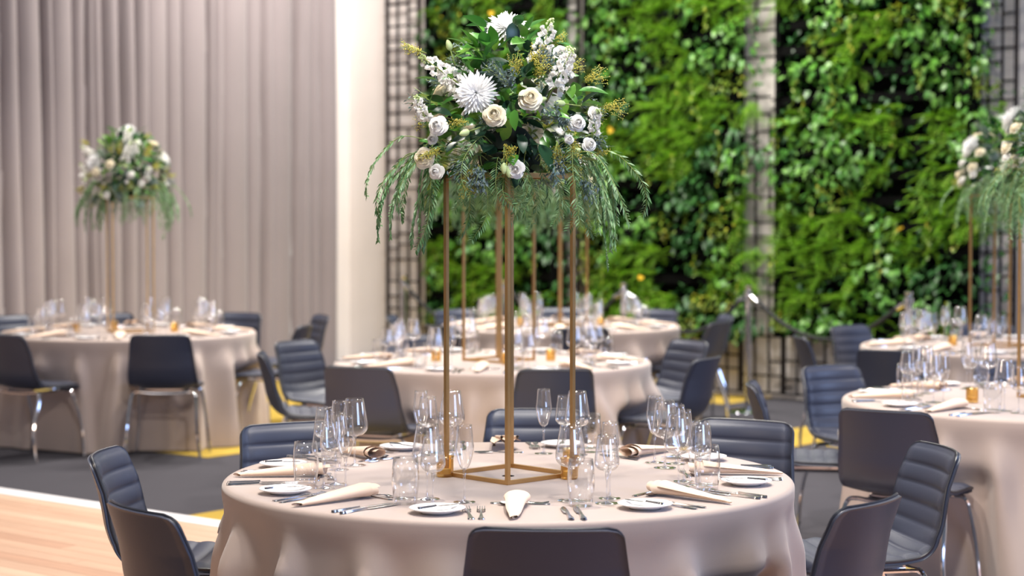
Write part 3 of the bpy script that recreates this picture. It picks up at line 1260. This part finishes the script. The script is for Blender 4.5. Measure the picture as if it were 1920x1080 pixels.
PL = {0: 'front', 1: 'front right', 2: 'right', 3: 'back right', 4: 'back', 5: 'back left', 6: 'left', 7: 'front left'}
ZC = TZ + 0.0005
for tk, (cx, cy, nm) in T.items():
    base = {1: -87, 2: -95, 3: -90, 4: -80, 5: -96, 6: -92}[tk]
    for s in range(8):
        th = math.radians(base + 45 * s + (R.uniform(-2, 2) if tk > 1 else 0))
        rad = Vector((math.cos(th), math.sin(th), 0))
        tan = Vector((-math.sin(th), math.cos(th), 0))   # to the sitter's right
        rot = th + PI / 2                                # local +y points to table centre
        cen = Vector((cx, cy, 0)) + rad * 0.7
        if not (-60 < pix_x(cen.x, cen.y) < 1990):
            continue
        where = f'at the {PL[s]} place of the {nm}'
        g = nm

        def P(a, r):
            q = Vector((cx, cy, 0)) + rad * r + tan * a
            return q.x, q.y

        def j(k=0.006):
            return R.uniform(-k, k)
        # glasses: a = to the right, r = distance from the centre
        for proto, a, r, lab, gg in ((tum0, .175, .635, 'clear heavy based water tumbler', 'water tumblers'),
                                     (large0, .165, .53, 'large clear wine glass', 'large wine glasses'),
                                     (small0, .245, .58, 'smaller clear wine glass', 'small wine glasses'),
                                     (flute0, .275, .50, 'slim champagne flute', 'champagne flutes')):
            x, y = P(a + j(.012), r + j(.012))
            px = pix_x(x, y)
            if px > 1960 or px < -40:
                continue
            put(proto, x, y, ZC, R.uniform(0, 6), f'{lab} {where}', f'{gg} on the {g}')
        x, y = P(-.235 + j(), .725 + j())
        if -60 < pix_x(x, y) < 1980:
            o = inst('side_plate', platem)
            o.location = (x, y, ZC)
            tag(o, f'round white side plate {where}', 'plate', f'side plates on the {g}')
            ka = R.uniform(-0.9, 0.9) if tk > 1 else (-1.0 if s == 0 else R.uniform(-.4, .5))
            o = inst('butter_knife', knifem)
            dx = Vector((math.cos(rot + ka + PI / 2), math.sin(rot + ka + PI / 2), 0))
            o.scale = (0.8, 0.62, 0.8)
            o.location = (x - dx.x * 0.065, y - dx.y * 0.065, ZC + 0.0165)
            o.rotation_euler = (0, 0, rot + ka)
            tag(o, f'butter knife on the side plate {where}', 'knife', f'butter knives on the {g}')
        for nm2, me, a, r, sc_, ex, lab in (('dinner_fork', forkm, -.115, .885, 1, 0, 'inner silver dinner fork'),
                                            ('dinner_fork', forkm, -.145, .88, 1, 0, 'outer silver dinner fork'),
                                            ('dinner_knife', knifem, .125, .885, 1, 0, 'inner silver dinner knife'),
                                            ('dinner_knife', knifem, .160, .885, 1, 0, 'outer silver dinner knife')):
            x, y = P(a + j(.004), r - (0.012 if a > 0 else 0.03))
            if not (-40 < pix_x(x, y) < 1950):
                continue
            o = inst(nm2, me)
            o.location = (x, y, ZC)
            o.rotation_euler = (0, 0, rot + j(.06))
            tag(o, f'{lab} {where}', 'fork' if 'fork' in nm2 else 'knife', f'{nm2.replace("_", " ")}s on the {g}')
        # dessert spoon and fork above the napkin
        for nm2, me, a, r, dr, lab in (('dessert_spoon', spoonm, .09, .60, PI / 2, 'dessert spoon above the napkin'),
                                       ('dessert_fork', forkm, -.08, .57, -PI / 2, 'dessert fork above the napkin')):
            x, y = P(a, r + j())
            if not (-40 < pix_x(x, y) < 1950):
                continue
            o = inst(nm2, me)
            o.scale = (.85, .85, .85)
            o.location = (x, y, ZC)
            o.rotation_euler = (0, 0, rot + dr + j(.1))
            tag(o, f'{lab} {where}', 'spoon' if 'spoon' in nm2 else 'fork', f'{nm2.replace("_", " ")}s on the {g}')
        x, y = P(-.012 + j(), .745 + j(.01))
        if -60 < pix_x(x, y) < 1990:
            o = inst('folded_napkin', fanm if s in (4,) else napm[s % 2])
            o.location = (x, y, ZC)
            o.rotation_euler = (0, 0, rot + (R.uniform(-.2, .2)))
            tag(o, f'blush napkin rolled to a point {where}' if s != 4 else f'blush napkin in loose folds {where}', 'napkin', f'napkins on the {g}')

candles = {
    1: [(-.2, -.02, 'left of the gold stand'), (.192, -.07, 'right of the gold stand, nearer one'), (.205, .17, 'right of the gold stand, farther one')],
    2: [(-.32, -.05, 'left of the stand'), (.08, -.28, 'before the stand'), (.33, -.02, 'right of the stand')],
    3: [(-.3, -.1, 'left of the stand'), (.3, -.1, 'right of the stand')],
    4: [(-.15, .25, 'behind the stand'), (.33, .0, 'right of the stand'), (-.35, -.05, 'left of the stand')],
    5: [(-.36, -.12, 'left of the stand')],
    6: [(-.33, .0, 'left of the stand')],
}
for tk, L_ in candles.items():
    cx, cy, nm = T[tk]
    for (dx, dy, w) in L_:
        put(can0, cx + dx, cy + dy, ZC, 0, f'gold tealight holder {w} on the {nm}', 'gold tealight holders')


# ------------------------------------------------------------------ gold stand
SH = 0.955
SD = 0.1414


def make_stand():
    t = thing('flower_stand', 'x', 'stand')
    w = 0.0125
    cs = [(-SD, -SD), (SD, -SD), (SD, SD), (-SD, SD)]
    for (x, y) in cs:
        MB().add(box(x - w / 2, x + w / 2, y - w / 2, y + w / 2, 0, SH)).build('leg', M['brass'], t, False)
    for z in (w / 2, SH - w / 2):
        for k in range(4):
            a = cs[k]
            b = cs[(k + 1) % 4]
            MB().add(bar((a[0] + (b[0] - a[0]) * .022, a[1] + (b[1] - a[1]) * .022, z), (b[0] - (b[0] - a[0]) * .022, b[1] - (b[1] - a[1]) * .022, z), w, w)).build('rail', M['brass'], t, False)
    MB().add(box(-SD, SD, -SD, SD, SH, SH + 0.003)).build('top_plate', M['brass'], t, False)
    remember(t)
    return t


stand0 = make_stand()
stand_pos = {1: (-0.008, 5.9), 2: (-0.075, 10.6), 3: (0.362, 14.0), 4: (-2.70, 13.2), 5: (2.50, 8.45), 6: (3.10, 11.8)}
srot = {1: 43.5, 2: 48, 3: 42, 4: 20, 5: 45, 6: 44}
first = True
for k, (x, y) in stand_pos.items():
    lab = f'tall gold square frame flower stand on the {T[k][2]}'
    put(stand0, x, y, ZC, math.radians(srot[k]), lab, 'gold flower stands')


# ------------------------------------------------------------------ flowers
def petal(r0, r1, h, aw, curl, nu=5, nv=5, ang=0.0, cup=0.0, close=False):
    V = []
    for i in range(nu):
        s = i / (nu - 1)
        wv = aw * (0.55 + 0.6 * math.sin(PI * min(1, s * 0.75 + 0.05)))
        r = r0 + (r1 - r0) * s ** 1.6
        if close:
            r = r1 * (0.45 + 0.55 * math.sin(PI * (0.1 + 0.72 * s)))
        z = h * s - curl * max(0, s - 0.7) * 2
        for j in range(nv):
            t = -1 + 2 * j / (nv - 1)
            a = ang + t * wv
            zz = z - 0.10 * h * t * t * s
            rr_ = r * (1 + cup * t * t)
            V.append((rr_ * math.cos(a), rr_ * math.sin(a), zz))
    return np.array(V), gridf(nu, nv)


def make_rose(Rr=0.034, seed=1, mname='rose'):
    rr = random.Random(seed)
    mb = MB()
    mb.add(lathe([(0.0, Rr * 1.0), (Rr * .07, Rr * 1.08), (Rr * .14, Rr * 1.0), (Rr * .2, Rr * .4), (Rr * .1, 0)], 10))
    for k, (n, r0, r1, h, aw, curl) in enumerate(((3, .12, .16, 1.1, 1.4, .0), (3, .16, .27, 1.12, 1.2, .0), (3, .2, .38, 1.1, 1.1, .0), (4, .22, .50, 1.04, .95, .0), (4, .26, .62, 1.0, .9, .12), (5, .28, .70, .98, .75, .22), (6, .32, .92, .80, .66, .36), (5, .36, 1.08, .55, .72, .40))):
        for i in range(n):
            mb.add(petal(Rr * r0, Rr * r1 * rr.uniform(.94, 1.06), Rr * h * rr.uniform(.93, 1.05), aw, curl * Rr, ang=2 * PI * i / n + k * .6 + rr.uniform(-.12, .12), cup=-.12 if k > 3 else .0, close=k < 4))
    for i in range(5):
        g = leaf_geo(Rr * .9, Rr * .3, .4, .2, 3)
        mb.add(g, 1, orient((0, 0, 0), (math.cos(i * 1.257), math.sin(i * 1.257), .1)))
    mb.add(tube([(0, 0, 0.002), (0, 0, -0.06)], .0025, 5), 1)
    return mb.data('rose', [M[mname], M['stem']], 2)


def make_mum(Rr=0.068, seed=2):
    rr = random.Random(seed)
    mb = MB()
    for i in range(150):
        el = math.asin(min(1, (i + .5) / 150)) * 0.98
        az = i * 2.39996
        L = Rr * (0.98 - 0.42 * (el / (PI / 2)) ** 1.5) * rr.uniform(.84, 1.12)
        w = 0.0024
        d = Vector((math.cos(az) * math.cos(el), math.sin(az) * math.cos(el), math.sin(el) * .85))
        v = []
        for s in (0, .3, .65, .9, 1.0):
            ww = w * (0.6 + 1.0 * s) if s < .9 else w * 1.25
            if s == 1.0:
                ww = w * .15
            z = -0.08 * L * s * s
            v += [(-ww, L * s, z + ww * .5), (0, L * s, z), (ww, L * s, z + ww * .5)]
        f = []
        for k in range(4):
            a = k * 3
            f += [(a, a + 1, a + 4, a + 3), (a + 1, a + 2, a + 5, a + 4)]
        mb.add((v, f), 0, orient((0, 0, 0.004), d, spin=rr.uniform(-.3, .3)))
    mb.add(lathe([(0, .012), (.008, .009), (.01, 0), (.004, -.01), (0.002, -.06)], 8), 1)
    return mb.data('spider_chrysanthemum', [M['mum'], M['stem']], 2)


def make_stock(L=0.14, seed=3, rad=0.02):
    """spike along +Y"""
    rr = random.Random(seed)
    mb = MB()
    mb.add(tube([(0, -0.04, 0), (0, L, 0)], [.003, .0015], 5), 1)
    n = int(L / .14 * 24)
    for i in range(n):
        t = i / n
        y = L * t * .86
        a = i * 2.4
        d = Vector((math.cos(a), .35, math.sin(a)))
        c = Vector((math.cos(a), 0, math.sin(a))) * rad * (1 - .45 * t) + Vector((0, y, 0))
        for k in range(6):
            g = leaf_geo(.022 * (1 - .35 * t), .021 * (1 - .3 * t), rr.uniform(-.3, .5), rr.uniform(-.4, .4), 3)
            e = (d + Vector((rr.uniform(-.9, .9), rr.uniform(-.9, .9), rr.uniform(-.9, .9)))).normalized()
            mb.add(g, 0, orient(c * .8 + Vector((0, y * .2, 0)), e, spin=rr.uniform(0, 6)))
    for i in range(9):
        t = .84 + .16 * i / 9
        a = i * 2.4
        c = Vector((math.cos(a) * .006 * (1.2 - t) * 5, L * t, math.sin(a) * .006 * (1.2 - t) * 5))
        mb.add(lathe([(0, -.006), (.0045, 0), (.003, .005), (0, .008)], 6), 2, Matrix.Translation(c))
    return mb.data('stock_spike', [M['rosew'], M['stem'], M['bud']], 2)


def make_bud(L=0.035):
    mb = MB()
    mb.add(lathe([(0.002, 0), (.009, .006), (.011, .015), (.008, .027), (.003, L), (0, L + .001)], 8), 0)
    for i in range(4):
        mb.add(leaf_geo(.022, .008, -.25, .2, 3), 1, orient((0, 0, 0), (math.cos(i * 1.57) * .6, math.sin(i * 1.57) * .6, 1)))
    mb.add(tube([(0, 0, 0.002), (0, 0, -0.05)], .002, 5), 1)
    return mb.data('flower_bud', [M['bud'], M['stem']], 2)


def make_frond(seed, L, out, drop):
    """hanging pepper tree frond: starts at the origin, goes out along +Y and falls"""
    rr = random.Random(seed)
    mb = MB()
    P = smooth_path([(0, 0, 0), (rr.uniform(-.02, .02), out * .5, .02), (rr.uniform(-.03, .03), out * .85, -drop * .3), (rr.uniform(-.03, .03), out, -drop * .7), (rr.uniform(-.03, .03), out * 1.02, -drop)], 10)
    mb.add(tube(P, np.linspace(.0018, .0006, len(P)), 4), 1)
    d = np.r_[0, np.cumsum(np.linalg.norm(np.diff(P, axis=0), axis=1))]
    tot = d[-1]
    s = tot * .28
    k = 0
    while s < tot:
        p = Vector([np.interp(s, d, P[:, c]) for c in range(3)])
        p2 = Vector([np.interp(min(tot, s + .005), d, P[:, c]) for c in range(3)])
        tg = (p2 - p)
        if tg.length < 1e-5:
            break
        tg.normalize()
        side = tg.cross(Vector((rr.uniform(-.2, .2), 1, .25))).normalized()
        fr = 1 - (s / tot - .6) ** 2 * 2.2 if s / tot > .6 else 1
        ll = .037 * max(.35, fr) * rr.uniform(.85, 1.1)
        for sg in (-1, 1):
            dd = (tg * .62 + side * sg * .85 + Vector((0, 0, -.05))).normalized()
            g = leaf_geo(ll, .0072, .15, .2, 2)
            mb.add(g, 0, orient(p, dd, spin=rr.uniform(-.9, .9)))
        s += .0112
        k += 1
    return mb.data('pepper_frond', [M['frond'], M['stem']], 2)


def make_sprig(seed, kind):
    """feathery sprig along +Y: yellow blossom or blue grey foliage"""
    rr = random.Random(seed)
    mb = MB()
    for b in range(9):
        a = rr.uniform(0, 6.28)
        sp = rr.uniform(0.1, .6)
        d = Vector((math.cos(a) * sp, 1, math.sin(a) * sp)).normalized()
        L = rr.uniform(.05, .085)
        e = d * L + Vector((0, 0, -.01))
        mb.add(tube([(0, 0, 0), e * .5, e], .0008, 3), 1)
        for i in range(20 if kind == 'sold' else 14):
            t = .25 + .75 * i / 20 if kind == 'sold' else .2 + .8 * i / 14
            c = e * t + Vector((rr.gauss(0, .004), rr.gauss(0, .004), rr.gauss(0, .004)))
            if kind == 'sold':
                q = .0022
                mb.add(([(q, 0, -q * .7), (-q * .5, q * .8, -q * .7), (-q * .5, -q * .8, -q * .7), (0, 0, q)], [(0, 1, 3), (1, 2, 3), (2, 0, 3), (2, 1, 0)]), 0, Matrix.Translation(c))
            else:
                mb.add(leaf_geo(.016, .006, .2, .2, 2), 0, orient(c, (rr.gauss(0, 1), 1.2, rr.gauss(0, 1))))
    return mb.data('blossom_sprig' if kind == 'sold' else 'grey_foliage_sprig', [M[kind], M['stem']], 2)


roseC = [make_rose(.036, 1, 'rose'), make_rose(.036, 2, 'rose')]
roseW = [make_rose(.030, 3, 'rosew'), make_rose(.030, 4, 'rosew')]
mumm = [make_mum(.070, 5), make_mum(.072, 6)]
stockL = make_stock(.15, 3, .026)
stockS = make_stock(.11, 8, .018)
budm = make_bud()
fronds = [make_frond(20 + i, 0, o, d) for i, (o, d) in enumerate(((.15, .22), (.19, .27), (.11, .30), (.17, .16), (.07, .24), (.25, .20)))]
soldm = [make_sprig(31, 'sold'), make_sprig(32, 'sold')]
greym = [make_sprig(33, 'bluegrey'), make_sprig(34, 'bluegrey')]
bigA = [MB().add(leaf_geo(l, w, b, .22, 6)).data('leaf', M['leafA'], 2) for l, w, b in ((.082, .040, .3), (.072, .034, .1), (.062, .036, .45))]
bigB = [MB().add(leaf_geo(l, w, b, .18, 6)).data('leaf', M['leafB'], 2) for l, w, b in ((.085, .046, .3), (.07, .036, .15))]

SC1 = Vector((stand_pos[1][0], stand_pos[1][1], ZC + SH + 0.003))
arr0 = thing('flower_arrangement', 'x', 'flowers')
arr0.location = SC1


def LP(px, py, dy):
    return at(px, py, SC1.y + dy) - SC1


def outward(p, cam=0.5, up=0.15):
    d = Vector((p.x, p.y, (p.z - .14))).normalized()
    return (d * (1 - cam) + Vector((0, -1, up)) * cam).normalized()


def fl_add(name, me, px, py, dy, cam=0.5, s=1.0, axis='Z', d=None, up=.2):
    p = LP(px, py, dy)
    dd = d if d is not None else outward(p, cam, up)
    return inst(name, me, arr0, orient(p, dd, scale=s, axis=axis, spin=R.uniform(0, 6)))


MB().add(lathe([(0, .0), (.07, .0), (.095, .02), (.10, .06), (.09, .065), (0, .07)], 24)).build('vase_bowl', M['foam'], arr0)
MB().add(lathe([(0, .07), (.08, .075), (.075, .11), (.05, .14), (0, .16)], 16)).build('foam_block', M['foam'], arr0)
# named blooms (front, from the photograph)
fl_add('spider_chrysanthemum', mumm[0], 893, 176, -.245, .78, 1.0, up=.15)
fl_add('spider_chrysanthemum', mumm[1], 950, 58, -.01, .45, 1.0, up=.25)
for (px, py, dy, m_, s) in ((993, 188, -.27, roseC[0], .98), (928, 219, -.29, roseC[1], .98), (824, 238, -.24, roseW[0], 1.0), (1080, 233, -.22, roseW[1], .9),
                            (798, 297, -.2, roseC[0], .9), (820, 322, -.22, roseW[1], .8), (966, 318, -.26, roseW[0], .95), (1113, 214, -.1, roseW[1], .75),
                            (1103, 272, -.16, roseW[0], .75), (1050, 102, -.1, roseW[0], .85), (1066, 262, -.24, roseW[1], .5), (812, 262, -.2, roseW[1], .55)):
    fl_add('rose', m_, px, py, dy, .6, s, up=.35)
for (px, py, dy, s, d) in ((862, 158, -.17, 1.0, (-.85, -.15, .6)), (800, 228, -.17, .8, (-.35, -.2, .8)), (1008, 122, -.14, 1.0, (.3, -.1, 1)), (1035, 168, -.2, .95, (.5, -.1, 1)), (1060, 140, -.14, .8, (.1, 0, 1)),
                           (1112, 250, -.12, .7, (.2, -.1, 1))):
    fl_add('stock_spike', stockL if s > .85 else stockS, px, py, dy, 0, s, 'Y', d)
for (px, py, dy, d) in ((880, 246, -.3, (-.8, -.5, -.3)), (945, 305, -.28, (.0, -.3, -1)), (952, 312, -.27, (.15, -.3, -1)), (1060, 195, -.22, (-.9, -.3, .1)), (1068, 285, -.22, (.9, -.2, .2)), (845, 95, -.1, (-.3, 0, 1)), (1005, 190, -.2, (.8, -.3, .2))):
    fl_add('flower_bud', budm, px, py, dy, 0, 1.0, 'Z', d)
# blooms around the back
rb = random.Random(99)
for i in range(16):
    a = rb.uniform(0.12, PI - 0.12)
    z = rb.uniform(.05, .38)
    rad = np.interp(z, [0, .1, .22, .35, .5], [.23, .265, .25, .17, .08])
    p = Vector((rad * math.cos(a), rad * math.sin(a), z))
    d = Vector((p.x, p.y, .1 + z * .4))
    inst('rose', rb.choice(roseC + roseW), arr0, orient(p, d, axis='Z', spin=rb.uniform(0, 6), scale=.95))
inst('spider_chrysanthemum', mumm[0], arr0, orient((.1, .23, .26), (.4, 1, .4), axis='Z'))
inst('spider_chrysanthemum', mumm[1], arr0, orient((-.16, .16, .3), (-.7, .8, .5), axis='Z'))
# specific big leaves
for (px, py, dy, d, k, s) in ((955, 52, -.08, (.7, -.2, .7), 'A', 1.0), (960, 42, -.1, (.1, -.2, -1), 'B', 1.0), (908, 112, -.16, (-.9, -.3, .1), 'A', 1.0), (915, 110, -.17, (.9, -.3, -.1), 'B', 1.05),
                              (905, 110, -.15, (-.5, -.4, .8), 'A', .9), (912, 105, -.13, (.2, -.3, 1), 'A', 1), (880, 88, -.1, (-.8, 0, .6), 'A', .9), (820, 150, -.14, (-.95, -.1, .15), 'A', 1.0), (822, 158, -.15, (-.6, -.2, -.8), 'A', .9),
                              (1085, 170, -.12, (1, -.1, .15), 'A', 1.1), (1092, 300, -.14, (1, -.2, .1), 'A', 1.2), (1060, 185, -.18, (-.1, -.3, -1), 'A', .8), (1010, 270, -.26, (.5, -.3, -.6), 'B', 1.1),
                              (965, 205, -.27, (-.1, -.5, -.9), 'A', .8), (950, 240, -.27, (-.8, -.5, .1), 'B', .9), (1020, 215, -.26, (.9, -.4, .1), 'A', 1), (925, 85, -.1, (0, -.1, 1), 'A', 1), (935, 95, -.12, (.5, -.1, 1), 'A', 1), (895, 95, -.12, (-.4, -.1, 1), 'A', 1)):
    p = LP(px, py, dy)
    inst('leaf', R.choice(bigA if k == 'A' else bigB), arr0, orient(p, d, spin=R.uniform(-.5, .5), scale=s))
for i in range(46):
    a = R.uniform(0, 2 * PI)
    z = R.uniform(.2, .47)
    rad = np.interp(z, [0, .1, .22, .35, .5], [.20, .25, .24, .16, .05]) * R.uniform(.8, 1.0)
    p = Vector((rad * math.cos(a), rad * math.sin(a), z))
    d = Vector((math.cos(a) + R.gauss(0, .5), math.sin(a) + R.gauss(0, .5), .5 + R.gauss(0, .5)))
    inst('leaf', R.choice(bigA), arr0, orient(p, d, spin=R.uniform(-.6, .6), scale=R.uniform(.9, 1.15)))
# general foliage
for i in range(230):
    a = R.uniform(0, 2 * PI)
    z = R.uniform(0.0, .44)
    rad = np.interp(z, [0, .1, .22, .35, .5], [.20, .25, .24, .16, .05]) * R.uniform(.6, 1.0)
    p = Vector((rad * math.cos(a), rad * math.sin(a), z))
    d = Vector((math.cos(a) + R.gauss(0, .5), math.sin(a) + R.gauss(0, .5), (z - .16) * 4 + R.gauss(0, .5)))
    up_ = z > .2
    inst('leaf', R.choice(bigA if (R.random() < (.7 if up_ else .3)) else bigB), arr0, orient(p, d, spin=R.uniform(-1, 1), scale=R.uniform(.6, 1.0)))
for i in range(34):
    a = R.uniform(0, 2 * PI)
    z = R.uniform(0.0, .42)
    rad = np.interp(z, [0, .1, .22, .35, .5], [.22, .245, .235, .15, .05])
    p = Vector((rad * math.cos(a), rad * math.sin(a), z))
    d = Vector((math.cos(a) * 1.2, math.sin(a) * 1.2, (z - .12) * 4))
    k = R.random() < .45
    inst('blossom_sprig' if k else 'grey_foliage_sprig', R.choice(soldm if k else greym), arr0, orient(p, d, scale=R.uniform(.8, 1.2)))
for (px, py, dy, k, d) in ((965, 150, -.2, 0, (.1, -.2, 1)), (1000, 150, -.2, 0, (.4, -.2, .8)), (800, 100, -.12, 0, (-1, 0, .5)), (1125, 200, -.1, 0, (1, 0, .1)), (1090, 155, -.12, 0, (.8, 0, .5)), (1045, 265, -.25, 0, (.1, -.3, -1)), (1070, 250, -.22, 0, (.3, -.3, -.8)),
                           (960, 165, -.24, 1, (-.2, -.5, .4)), (950, 150, -.22, 1, (-.5, -.4, .7)), (1050, 225, -.25, 1, (-.3, -.5, .3)), (1035, 290, -.25, 1, (.3, -.4, -.8)), (880, 300, -.25, 1, (-.6, -.4, -.3)), (900, 310, -.25, 1, (-.2, -.4, -.8)),
                           (830, 275, -.22, 0, (-.5, -.3, -.2)), (880, 320, -.24, 0, (-.1, -.3, -1)), (1090, 330, -.18, 1, (.6, -.3, -.8))):
    p = LP(px, py, dy)
    inst('grey_foliage_sprig' if k else 'blossom_sprig', (greym if k else soldm)[R.randint(0, 1)], arr0, orient(p, d, scale=1.1))
for i in range(150):
    a = R.uniform(0, 2 * PI)
    z = R.uniform(0.0, .36)
    rad = np.interp(z, [0, .1, .22, .35, .5], [.20, .23, .22, .15, .05]) * R.uniform(.15, .75)
    p = Vector((rad * math.cos(a), rad * math.sin(a), z))
    d = Vector((math.cos(a) + R.gauss(0, .7), math.sin(a) + R.gauss(0, .7), R.gauss(0.1, .6)))
    inst('leaf', R.choice(bigB + bigB + bigA), arr0, orient(p, d, spin=R.uniform(-1, 1), scale=R.uniform(.8, 1.1)))
# hanging fronds
for sd in (0, PI):
    for i in range(21):
        a = sd + R.gauss(0, .42)
        z = R.uniform(.0, .10)
        st = R.uniform(.12, .24)
        p = Vector((st * math.cos(a), st * math.sin(a), z + .01))
        mx = Matrix.Translation(p) @ Matrix.Rotation(a - PI / 2 + R.uniform(-.4, .4), 4, 'Z') @ Matrix.Scale(R.uniform(.8, 1.05), 4)
        inst('pepper_frond', fronds[R.choice((0, 1, 1, 2, 5, 0))], arr0, mx)
for i in range(24):
    a = (-PI / 2 if i % 2 else PI / 2) + R.uniform(-.9, .9)
    st = R.uniform(.08, .18)
    p = Vector((st * math.cos(a), st * math.sin(a), R.uniform(.005, .07)))
    mx = Matrix.Translation(p) @ Matrix.Rotation(a - PI / 2 + R.uniform(-.6, .6), 4, 'Z') @ Matrix.Scale(R.uniform(.6, .85), 4)
    inst('pepper_frond', fronds[R.choice((2, 4, 3, 0, 4))], arr0, mx)
remember(arr0)
arr0['label'] = 'large white rose and chrysanthemum bouquet on the gold stand of the ' + T[1][2]
arr0['group'] = 'white flower arrangements'
for k in (2, 3, 4, 5, 6):
    x, y = stand_pos[k]
    clone(arr0, (x, y, SC1.z), {2: 2.2, 3: 4.1, 4: -.5, 5: .6, 6: 1.1}[k], 'white bouquet with trailing greenery on the gold stand of the ' + T[k][2], 'white flower arrangements')
